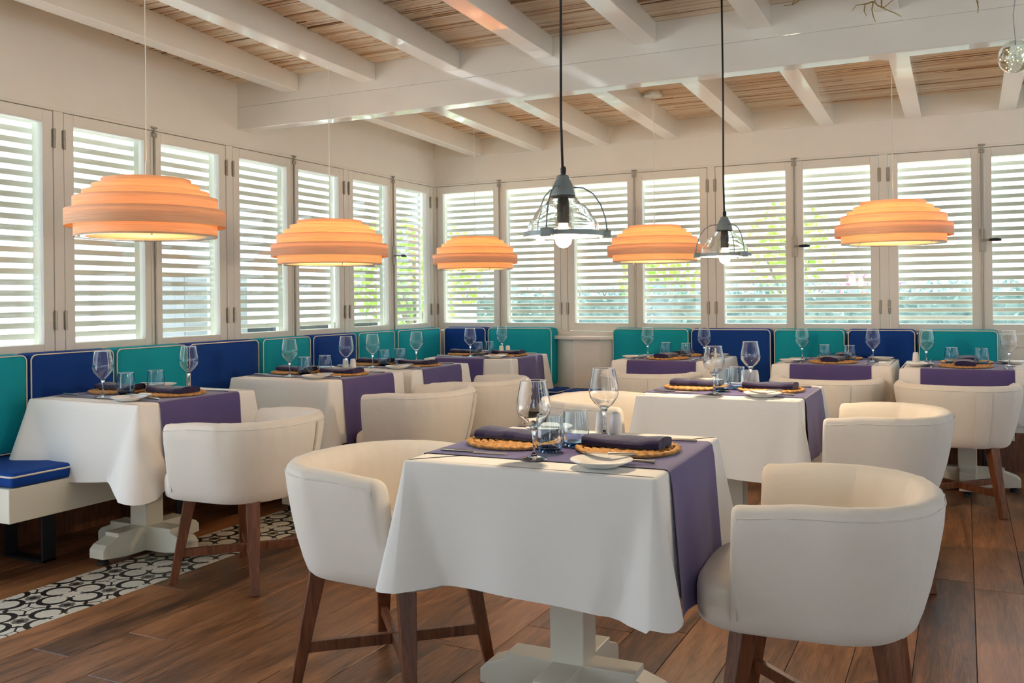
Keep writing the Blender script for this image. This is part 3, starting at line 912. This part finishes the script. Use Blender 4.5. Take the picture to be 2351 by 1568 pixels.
def shaker_proto():
    o = empty('shaker')
    prof = [(.020, .0008), (.0212, .004), (.0190, .035), (.0165, .062), (.0145, .070), (.010, .0728), (.001, .0735)]
    MB().lathe(prof, 24, cap0=True, cap1=True).obj('shaker_body', 'porcelain', o, smooth=.9)
    for a in (0, 2.1, 4.2):
        MB().lathe([(.0010, .0730), (.0010, .0742)], 6, .004 * math.cos(a), .004 * math.sin(a), cap1=True).obj('pour_hole', 'black', o)
    return o
PT, WINE, TUMB, PMAT, NAP, PLATE = table_proto(), wine_proto(), tumbler_proto(), mat_proto(), napkin_proto(), plate_proto()
KNIFE, FORK, SHAK = knife_proto(), fork_proto(), shaker_proto()
BUTTER = knife_proto(.15, 'butter_knife')

# key: centre, rotation, phrase, sides (local -x diner, local +x diner)
R90 = PI / 2
TABLES = [
    ('near', (3.128, -4.458), 0.0, 'the nearest table', ('left', 'right'), .025),
    ('mid', (3.195, -2.650), 0.0, 'the far pendant table', ('left', 'right'), 0.0),
    ('t1', (.655, -3.785), 0.0, 'the leftmost bench table', ('bench', 'chair'), -.01),
    ('t2', (.735, -2.570), 0.0, 'the second left bench table', ('bench', 'chair'), -.02),
    ('t3', (.775, -1.815), 0.0, 'the third left bench table', ('bench', 'chair'), 0.0),
    ('corner', (.885, -.720), 0.0, 'the corner table', ('left', 'right'), .05),
    ('bL', (2.310, -.530), R90, 'the left table of the back row', ('chair', 'bench'), 0.0),
    ('bM', (3.410, -.570), R90, 'the middle table of the back row', ('chair', 'bench'), 0.0),
    ('bR', (4.175, -.700), R90, 'the right table of the back row', ('chair', 'bench'), 0.0)]
TABS = {}
for key, (cx, cy), rz, ph, sides, dr in TABLES:
    rt = rz + dr
    P = (rng.uniform(0, 6), rng.uniform(0, 6), rng.uniform(0, 6))
    D = .350 if key == 't1' else .335
    tb = inst(PT, (cx, cy, 0), rt)
    tag(tb, 'white pedestal table under cloth, ' + ph, 'table', 'restaurant tables')
    cone = (.06, .05, .065, .055)
    if key == 't1': cone = (.05, .04, .11, .11)
    if key in ('bM', 'bR'): cone = (.02, .02, .02, .02)
    if key == 't2': cone = (.012, .012, .06, .05)
    if key == 't3': cone = (.045, .04, .012, .012)
    short = {'near': (2,), 'mid': (2,), 'bL': (0, 2), 'bM': (0, 2), 'bR': (0, 2), 't1': (2,), 't2': (2,), 't3': (2,), 'corner': (1, 2)}[key]
    cl = cloth_obj('tablecloth', A, A, D, P, cone, .015 if key == 'near' else .05, 36.0 if key == 't1' else 24.0, short)
    cl.location = (cx, cy, 0); cl.rotation_euler = (0, 0, rt)
    tag(cl, 'white cloth draped over ' + ph, 'tablecloth', 'white tablecloths')
    ru = runner_obj('table_runner', 0, .243, A, A, D, P, (.25 if 0 in short else .33 if key == 'mid' else .37), hang_m=.252)
    ru.location = (cx, cy, 0); ru.rotation_euler = (0, 0, rt)
    tag(ru, 'purple runner laid across ' + ph, 'table runner', 'purple table runners')
    if key == 'corner':
        r2 = runner_obj('table_runner', 1, .20, A, A, D, P, .30, .005, -.06)
        r2.location = (cx, cy, 0); r2.rotation_euler = (0, 0, rt)
        tag(r2, 'second purple runner hanging over the front of the corner table', 'table runner', 'purple table runners')
    ca, sa = math.cos(rt), math.sin(rt)
    def W(u, v, z): return (cx + u * ca - v * sa, cy + u * sa + v * ca, z)
    zr = ZTOP + .0036; zc0 = ZTOP + .0006
    if key == 'corner': zr = ZTOP + .0060
    for si, sg in ((0, 1), (1, -1)):
        side = sides[si]; sd = 'the ' + side + '-side setting of ' + ph
        jit = lambda a=.008: rng.uniform(-a, a)
        ar = rt + (0 if sg == 1 else PI)
        def put(proto, u, v, z, da=0.0): return inst(proto, W(sg * u, sg * v, z), ar + da)
        tag(put(PMAT, -.175, .0 + jit(), zr), 'round braided straw placemat at ' + sd, 'placemat', 'braided placemats')
        nz = zr + .0140
        tag(put(NAP, -.18 + jit(.01), .01 + jit(), nz, (.0 if sg == 1 else .05) + jit(.06)), 'folded navy napkin at ' + sd, 'napkin', 'navy napkins')
        tag(put(KNIFE, -.215, -.205 + jit(.004), zr, jit(.03)), 'steel table knife at ' + sd, 'knife', 'table knives')
        tag(put(FORK, -.205, .190 + jit(.004), zr, jit(.05)), 'steel table fork at ' + sd, 'fork', 'table forks')
        pv = .262 if key in ('near', 'mid') else .255
        pz = zr if False else zc0 + .003
        tag(put(PLATE, -.185, pv, pz), 'small white bread plate at ' + sd, 'plate', 'bread plates')
        bk = put(BUTTER, -.185, pv - .055, pz + .0190, jit(.1) + .08)
        tag(bk, 'butter knife at ' + sd, 'knife', 'butter knives')
        wu, wvv = -.03 + jit(.012), -.226 + jit(.01)
        tag(put(WINE, wu, wvv, zr), 'clear wine glass at ' + sd, 'wine glass', 'wine glasses')
        tu, tv = (-.020, -.115) if sg == 1 else (-.015, -.005)
        if key in ('t1', 't2', 't3'): tu, tv = (-.03, -.095) if sg == 1 else (.0, -.06)
        if key in ('bL', 'bM', 'bR'): tu, tv = (-.03, -.080) if sg == 1 else (-.02, -.08)
        tag(put(TUMB, tu + jit(.005), tv + jit(.005), zr), 'blue-tinted water tumbler at ' + sd, 'tumbler', 'blue tumblers')
    sh = {'near': [(-.005, .285), (.045, .275)], 'mid': [(.0, .285), (.045, .28)], 't2': [(-.03, .29), (.02, .30)], 'corner': [(.12, .0), (.165, .02)],
          'bL': [(.02, -.29)], 'bR': [(.05, .285)]}.get(key, [])
    for i, (u, v) in enumerate(sh):
        s = inst(SHAK, W(u, v, zr if key == 'corner' else zc0 + .0005))
        if len(sh) == 1: lb = 'single white porcelain shaker on ' + ph
        else: lb = 'white porcelain shaker on ' + ph + ', ' + ('left' if i == 0 else 'right') + ' of the pair'
        tag(s, lb, 'shaker', 'salt and pepper shakers')

# ================================================================== TUB CHAIRS
def chair_proto():
    c = empty('tub_chair')                       # faces +x
    # horseshoe path (plan) of the wall centre line at the bottom
    path = []
    xf, w, xb, xs = .165, .258, -.240, -.03
    n1 = 8
    for i in range(n1): path.append((xf + (xs - xf) * i / n1, w))
    for i in range(61):
        a = PI / 2 + PI * i / 60
        ca, sa = math.cos(a), math.sin(a)
        path.append((xs + abs(ca) ** .86 * math.copysign(1, ca) * (xs - xb), abs(sa) ** .86 * math.copysign(1, sa) * w))
    for i in range(1, n1 + 1): path.append((xs + (xf - xs) * i / n1, -w))
    N = len(path)
    nor = []
    for i in range(N):
        a = path[max(0, i - 1)]; b = path[min(N - 1, i + 1)]
        d = Vector((b[0] - a[0], b[1] - a[1], 0)).normalized(); nor.append(Vector((-d.y, d.x, 0)) * (1 if True else -1))
    # path runs from +y round the back to -y : outward normal check
    if nor[0].y < 0: nor = [-v for v in nor]
    H = .700
    prof = [(-.030, .400), (-.030, .47), (-.026, .55), (-.014, .63), (-.002, .672), (.010, .690), (.026, .699), (.046, .698), (.058, .688), (.064, .670),
            (.061, .63), (.048, .55), (.031, .47), (.014, .41), (.001, .375), (-.010, .364), (-.022, .374)]
    rows = []
    def ring(i, sc=1.0, push=0.0):
        p = Vector((path[i][0], path[i][1], 0)); n = nor[i]
        t = Vector((1, 0, 0)) * push
        u = i / (N - 1); e = min(u, 1 - u)
        zdip = -.012 * math.exp(-(e / .05) ** 2)
        out = []
        for o, z in prof:
            oc, zc_ = .012, .53
            o2 = oc + (o - oc) * sc; z2 = zc_ + (z - zc_) * (1 - (1 - sc) * .18)
            wr = (.0016 * math.sin(i * 1.55 + z * 30) + .0016 * math.sin(i * .83 + 2 + z * 14)) * min(1, max(0, (z - .60) / .06))
            rake = -.03 * (z - .45)               # arm fronts lean back
            out.append(p + n * (o2 + wr) + t + Vector((rake if e < .16 else 0, 0, z2 + (zdip if z > .6 else 0))))
        return out
    rows.append(ring(0, .35, .020)); rows.append(ring(0, .72, .016)); rows.append(ring(0, .93, .008))
    for i in range(N): rows.append(ring(i))
    rows.append(ring(N - 1, .93, .008)); rows.append(ring(N - 1, .72, .016)); rows.append(ring(N - 1, .35, .020))
    mb = MB().grid(rows, closed_u=True); n = len(prof)
    mb.f.append(tuple(range(n))); mb.f.append(tuple((len(rows) - 1) * n + k for k in range(n - 1, -1, -1)))
    sh = mb.obj('slipcover_back', 'slip', c, smooth=1.2)
    # seam along the outer top edge and down the arm fronts
    seam = []
    for z in (.40, .50, .60): seam.append(Vector((path[0][0] + .002 - .03 * (z - .45), path[0][1], 0)) + nor[0] * (.012 + (z - .40) * .19) + Vector((0, 0, z)))
    for i in range(N):
        e = min(i, N - 1 - i) / (N - 1)
        seam.append(Vector((path[i][0] - (.0066 if e < .16 else 0), path[i][1], .674 - .012 * math.exp(-(e / .05) ** 2))) + nor[i] * .0638)
    for z in (.60, .50, .40): seam.append(Vector((path[-1][0] + .002 - .03 * (z - .45), path[-1][1], 0)) + nor[-1] * (.012 + (z - .40) * .19) + Vector((0, 0, z)))
    MB().tube(seam, .0022, 5).obj('seam', 'slip', sh, smooth=3.1)
    # back flap of the slipcover
    ib = N // 2 + 7
    fl = []
    for dj, up_ in ((-2, .0005), (-2, .010), (1, .011), (3, .004), (3, .0005)):
        i_ = ib + dj
        fl.append([Vector((path[i_][0], path[i_][1], z)) + nor[i_] * (o_ + up_ + .001) for o_, z in prof[9:16]])
    MB().grid(fl).obj('back_flap', 'slip', sh, smooth=1.0)
    # seat
    poly = []
    for i in range(21):
        a = -PI / 2 + PI * i / 20
        poly.append((.10 + abs(math.cos(a)) ** .55 * .200, .262 * abs(math.sin(a)) ** .62 * math.copysign(1, math.sin(a))))
    for i in range(1, 12):
        a = PI / 2 + PI * i / 12
        poly.append((-.02 + math.cos(a) * .225, .255 * math.sin(a)))
    rows = []
    def lay(sc, z, dx=0): return [(.03 + (x - .03) * sc, y * sc, z) for x, y in poly]
    for sc_, z in ((.20, .364), (.93, .362), (.985, .372), (1.0, .40), (1.0, .435), (.985, .458), (.94, .470), (.80, .478), (.5, .484), (.15, .486)): rows.append(lay(sc_, z))
    mb = MB().grid(rows, closed_u=True); n = len(poly)
    mb.f.append(tuple(range(n - 1, -1, -1))); mb.f.append(tuple((len(rows) - 1) * n + k for k in range(n)))
    mb.obj('seat', 'slip', c, smooth=1.2)
    legs = []
    for sx_, sy_ in ((1, 1), (1, -1), (-1, -1), (-1, 1)):
        top = Vector((sx_ * .165, sy_ * .165, .372)); bot = Vector((sx_ * .218, sy_ * .218, .0))
        MB().beam(bot, top, .030, .034, .050, .056, up=(sx_, -sy_, 0)).obj('leg', 'leg_wood', c, bevel=.003)
    for s in (1, -1):
        a = Vector((.198, .198 * s, .125 + .0)); b = Vector((-.198, -.198 * s, .125))
        MB().beam(a, b, .022, .034).obj('stretcher', 'leg_wood', c, bevel=.002) if s == 1 else \
            MB().beam(a - Vector((0, 0, .001)), b - Vector((0, 0, .001)), .0215, .0335).obj('stretcher', 'leg_wood', c, bevel=.002)
    return c
CH = chair_proto()
CHAIRS = [((2.545, -4.515), -.06, 'left of the nearest table, seen from its side and back'),
          ((3.815, -4.430), PI + .06, 'right of the nearest table, large in the foreground'),
          ((2.585, -2.690), 0.0, 'left of the table under the far glass pendant'),
          ((3.820, -2.730), PI, 'right of the table under the far glass pendant'),
          ((1.370, -3.880), PI + .03, 'at the leftmost bench table, over the patterned tiles'),
          ((1.450, -2.620), PI + .05, 'at the second left bench table'),
          ((1.460, -1.930), PI, 'at the third left bench table'),
          ((2.285, -1.090), R90, 'at the left table of the back row'),
          ((3.415, -1.140), R90, 'at the middle table of the back row'),
          ((4.125, -1.262), R90, 'at the right table of the back row')]
for (x, y), rz, lab in CHAIRS:
    o = inst(CH, (x, y, 0), rz)
    tag(o, 'tub chair in white slipcover ' + lab, 'chair', 'slipcovered tub chairs')

# ================================================================== LAMPS
def veneer_lamp():
    o = empty('veneer_pendant')                    # origin at the bottom centre of the shade
    for r, z0, z1 in ((.284, 0, .088), (.320, .043, .112), (.288, .100, .163), (.252, .148, .190), (.216, .178, .217), (.179, .204, .243)):
        t = .0016
        MB().lathe([(r, z0), (r, z1), (r - t, z1), (r - t, z0)], 72, close=True).obj('veneer_band', 'veneer', o, smooth=.6)
    for k in range(4):
        a = k * PI / 2 + .4
        MB().beam((.26 * math.cos(a), .26 * math.sin(a), .05), (.318 * math.cos(a), .318 * math.sin(a), .078), .003, .003).obj('spacer', 'nickel', o)
    MB().lathe([(.283, .002), (.283, .006), (.238, .006), (.238, .002)], 72, close=True).obj('base_ring', 'nickel', o, smooth=.6)
    MB().lathe([(.240, .0072), (.240, .0092), (.001, .0092), (.001, .0072)], 64, close=True).obj('diffuser', 'diffuser', o)
    MB().lathe([(.178, .225), (.178, .228), (.004, .228), (.004, .225)], 48, close=True).obj('top_disc', 'diffuser', o)
    for k in range(4):
        a = k * PI / 2 + .9
        MB().lathe([(.004, -.008), (.004, .002)], 8, .262 * math.cos(a), .262 * math.sin(a), cap0=True).obj('thumb_screw', 'nickel', o)
    MB().lathe([(.004, .228), (.004, .32)], 10, cap1=True).obj('stem', 'nickel', o, smooth=.6)
    MB().lathe([(.002, .10), (.020, .105), (.030, .125), (.024, .15), (.014, .165), (.014, .20), (.002, .2)], 16).obj('bulb', 'bulb', o, smooth=1)
    return o
VL = veneer_lamp()
def atY(px, py, Y):
    u2, v2 = px - 1175.5, py - 684.3
    u = u2 * math.cos(ROLL) - v2 * math.sin(ROLL); v = u2 * math.sin(ROLL) + v2 * math.cos(ROLL)
    d = Vector((-math.sin(YAW), math.cos(YAW), 0)) + Vector((math.cos(YAW), math.sin(YAW), 0)) * (u / FPX) + Vector((0, 0, -v / FPX))
    return Vector(CAM) + d * ((Y - CAM[1]) / d.y)
LAMPS = [((1.067, -4.140), 1.462, 'at the far left above the leftmost bench table'),
         ((1.010, -2.815), 1.385, 'above the second left bench table, before the beam'),
         ((.860, -.850), 1.408, 'above the corner table'),
         ((2.283, -.920), 1.425, 'above the left table of the back row'),
         ((3.800, -1.200), 1.480, 'above the right table of the back row')]
lamp_k = 5.5
for (x, y), z, lab in LAMPS:
    o = inst(VL, (x, y, z))
    o['label'] = 'tiered round orange veneer pendant lamp hanging ' + lab
    tag(o, o['label'], 'lamp', 'veneer pendant lamps')
    zt = zc(y) - .004
    MB().tube([(0, 0, .31), (.002, 0, (zt - z) * .6), (0, 0, zt - z)], .0022, 6).obj('cord', 'white_cord', o)
    if (y > BY):
        MB().lathe([(.062, zt - z - .028), (.064, zt - z - .024), (.064, zt - z + .004)], 32, cap0=True, cap1=True).obj('canopy', 'nickel', o, smooth=.6)
    ld = bpy.data.lights.new('lamp_light', 'POINT'); ld.energy = lamp_k; ld.color = (1.0, .76, .50); ld.shadow_soft_size = .05
    lo = bpy.data.objects.new('lamp_light', ld); COL.objects.link(lo); lo.parent = o; lo.location = (0, 0, .075)

def glass_pendant():
    o = empty('glass_pendant')                     # origin at the underside of the ring
    MB().lathe([(.104, 0), (.120, 0), (.1205, .014), (.104, .014)], 56, close=True).obj('ring', 'greymetal', o, smooth=.5)
    sh = [(.106, .012), (.1065, .034), (.104, .040), (.090, .058), (.078, .080), (.066, .092), (.052, .098), (.050, .104), (.045, .108), (.043, .114), (.038, .118), (.036, .126)]
    MB().lathe(sh + [(r - .0024, z) for r, z in sh[::-1]], 48, close=True).obj('shade', 'lampglass', o, smooth=1.0)
    MB().lathe([(.036, .118), (.037, .124), (.035, .132), (.031, .150), (.024, .166), (.0185, .174), (.018, .182), (.009, .186)], 32, cap1=True).obj('cap', 'greymetal', o, smooth=.6)
    MB().lathe([(.018, .040), (.0185, .060), (.017, .064), (.0185, .070), (.0185, .088), (.016, .118)], 20, cap0=True).obj('socket', 'black_steel', o, smooth=.6)
    MB().lathe([(.001, -.034), (.012, -.031), (.0225, -.021), (.0255, -.008), (.0235, .006), (.016, .022), (.013, .040)], 24, cap1=True).obj('bulb', 'bulb', o, smooth=3.1)
    for k in range(3):
        a = k * 2 * PI / 3 + .55
        ca, sa = math.cos(a), math.sin(a)
        pts = [(.031, .148), (.062, .146), (.092, .128), (.114, .096), (.128, .055), (.134, .012)]
        MB().tube([(r * ca, r * sa, z) for r, z in pts], .0024, 6).obj('strap', 'greymetal', o, smooth=3.1)
        MB().beam((.112 * ca, .112 * sa, .006), (.142 * ca, .142 * sa, .006), .034, .024).obj('clamp', 'greymetal', o, bevel=.003)
    return o
GP = glass_pendant()
for (x, y), z, lab in (((3.090, -4.410), 1.372, 'over the nearest table'), ((3.172, -2.690), 1.372, 'over the far free-standing table')):
    o = inst(GP, (x, y, z), .0 if y < -4 else .9)
    tag(o, 'clear glass pendant lamp with grey metal ring and glowing bulb ' + lab, 'lamp', 'glass pendant lamps')
    zt = zc(y) - .004 - z
    MB().tube([(0, 0, .184), (-.004, 0, .35), (0, .0, zt * .6), (-.003, 0, zt)], .0042, 8).obj('cord', 'black', o, smooth=3.1)
    MB().lathe([(.006, .184), (.0085, .192), (.0085, .204), (.006, .210)], 12, .002, 0).obj('cord_grip', 'black', o, smooth=.8)
    ld = bpy.data.lights.new('bulb_light', 'POINT'); ld.energy = 14; ld.color = (1.0, .76, .50); ld.shadow_soft_size = .03
    lo = bpy.data.objects.new('bulb_light', ld); COL.objects.link(lo); lo.parent = o; lo.location = (0, 0, -.050)

# --- glass globe with fairy lights and golden twigs near the beam
gp = atY(2331, 130, -2.75)
gl = empty('glass_globe', gp)
n = 14; R = .0655
gs = MB()
for rr_, fl_ in ((R, 1), (R - .0012, -1)):
    gs.lathe([(max(.0005, rr_ * math.sin(PI * i / n)), -rr_ * math.cos(PI * i / n) * fl_) for i in range(n + 1)], 32)
gs.obj('globe_shell', 'lampglass', gl, smooth=3.1, fix=False)
pts = []
for i in range(60):
    d = Vector(rng.normal(0, 1, 3)).normalized() * R * .85 * rng.random() ** .5; d.z -= .006; pts.append(tuple(d))
MB().tube(pts, .0004, 4).obj('fairy_wire', 'hinge', gl)
for k in range(0, 60, 3):
    p = pts[k]
    MB().lathe([(.0004, p[2] - .0022), (.0022, p[2]), (.0004, p[2] + .0022)], 6, p[0], p[1]).obj('fairy_bulb', 'fairy', gl)
MB().tube([(0, 0, R * .7), (0, 0, R + .01), (-.006, 0, R + .10), (.003, 0, R + .18), (-.002, 0, zc(gp.y) - gp.z)], .0016, 6).obj('wire', 'greymetal', gl)
tag(gl, 'clear glass globe filled with tiny golden lights, top right corner', 'ornament')
def twig(px_paths, Y, label):
    base = atY(px_paths[0][0][0], px_paths[0][0][1] - 40, Y)
    t = empty('golden_twig', base)
    for path in px_paths:
        pts = [tuple(atY(x, y, Y + .02 * math.sin(i * 1.7)) - base) for i, (x, y) in enumerate(path)]
        rr = [.0032 - .0018 * i / max(1, len(pts) - 1) for i in range(len(pts))]
        MB().tube(pts, rr, 6).obj('twig_shoot', 'gold', t, smooth=3.1)
    MB().tube([(0, 0, 0), (.0, .01, (zc(Y) - base.z) * .98)], .003, 6).obj('twig_stem', 'gold', t, smooth=3.1)
    return tag(t, label, 'ornament', 'golden twigs hanging from the ceiling')
twig([[(2016, -40), (2012, 0), (2003, 4)], [(2003, 4), (1988, 9), (1966, 12), (1957, 24)], [(2003, 4), (1986, 10), (1984, 26), (1990, 37)],
      [(2005, 4), (2002, 22), (2005, 38), (2010, 50)], [(2008, 4), (2014, 12), (2036, 23), (2055, 30), (2069, 38)],
      [(2024, -20), (2024, 15), (2030, 17), (2044, 5), (2052, 0)]], -2.80, 'spray of bare golden twigs at the top edge above the right windows')
twig([[(1826, -40), (1828, -8), (1818, 11), (1800, 13)], [(1818, 11), (1832, 3), (1836, -6)]], -2.80, 'small golden twig tip at the top edge left of the larger spray')
twig([[(2242, -40), (2243, 2), (2246, 16), (2245, 30)], [(2243, 2), (2247, 6)]], -2.80, 'thin single golden twig tip at the top edge beside the glass globe')
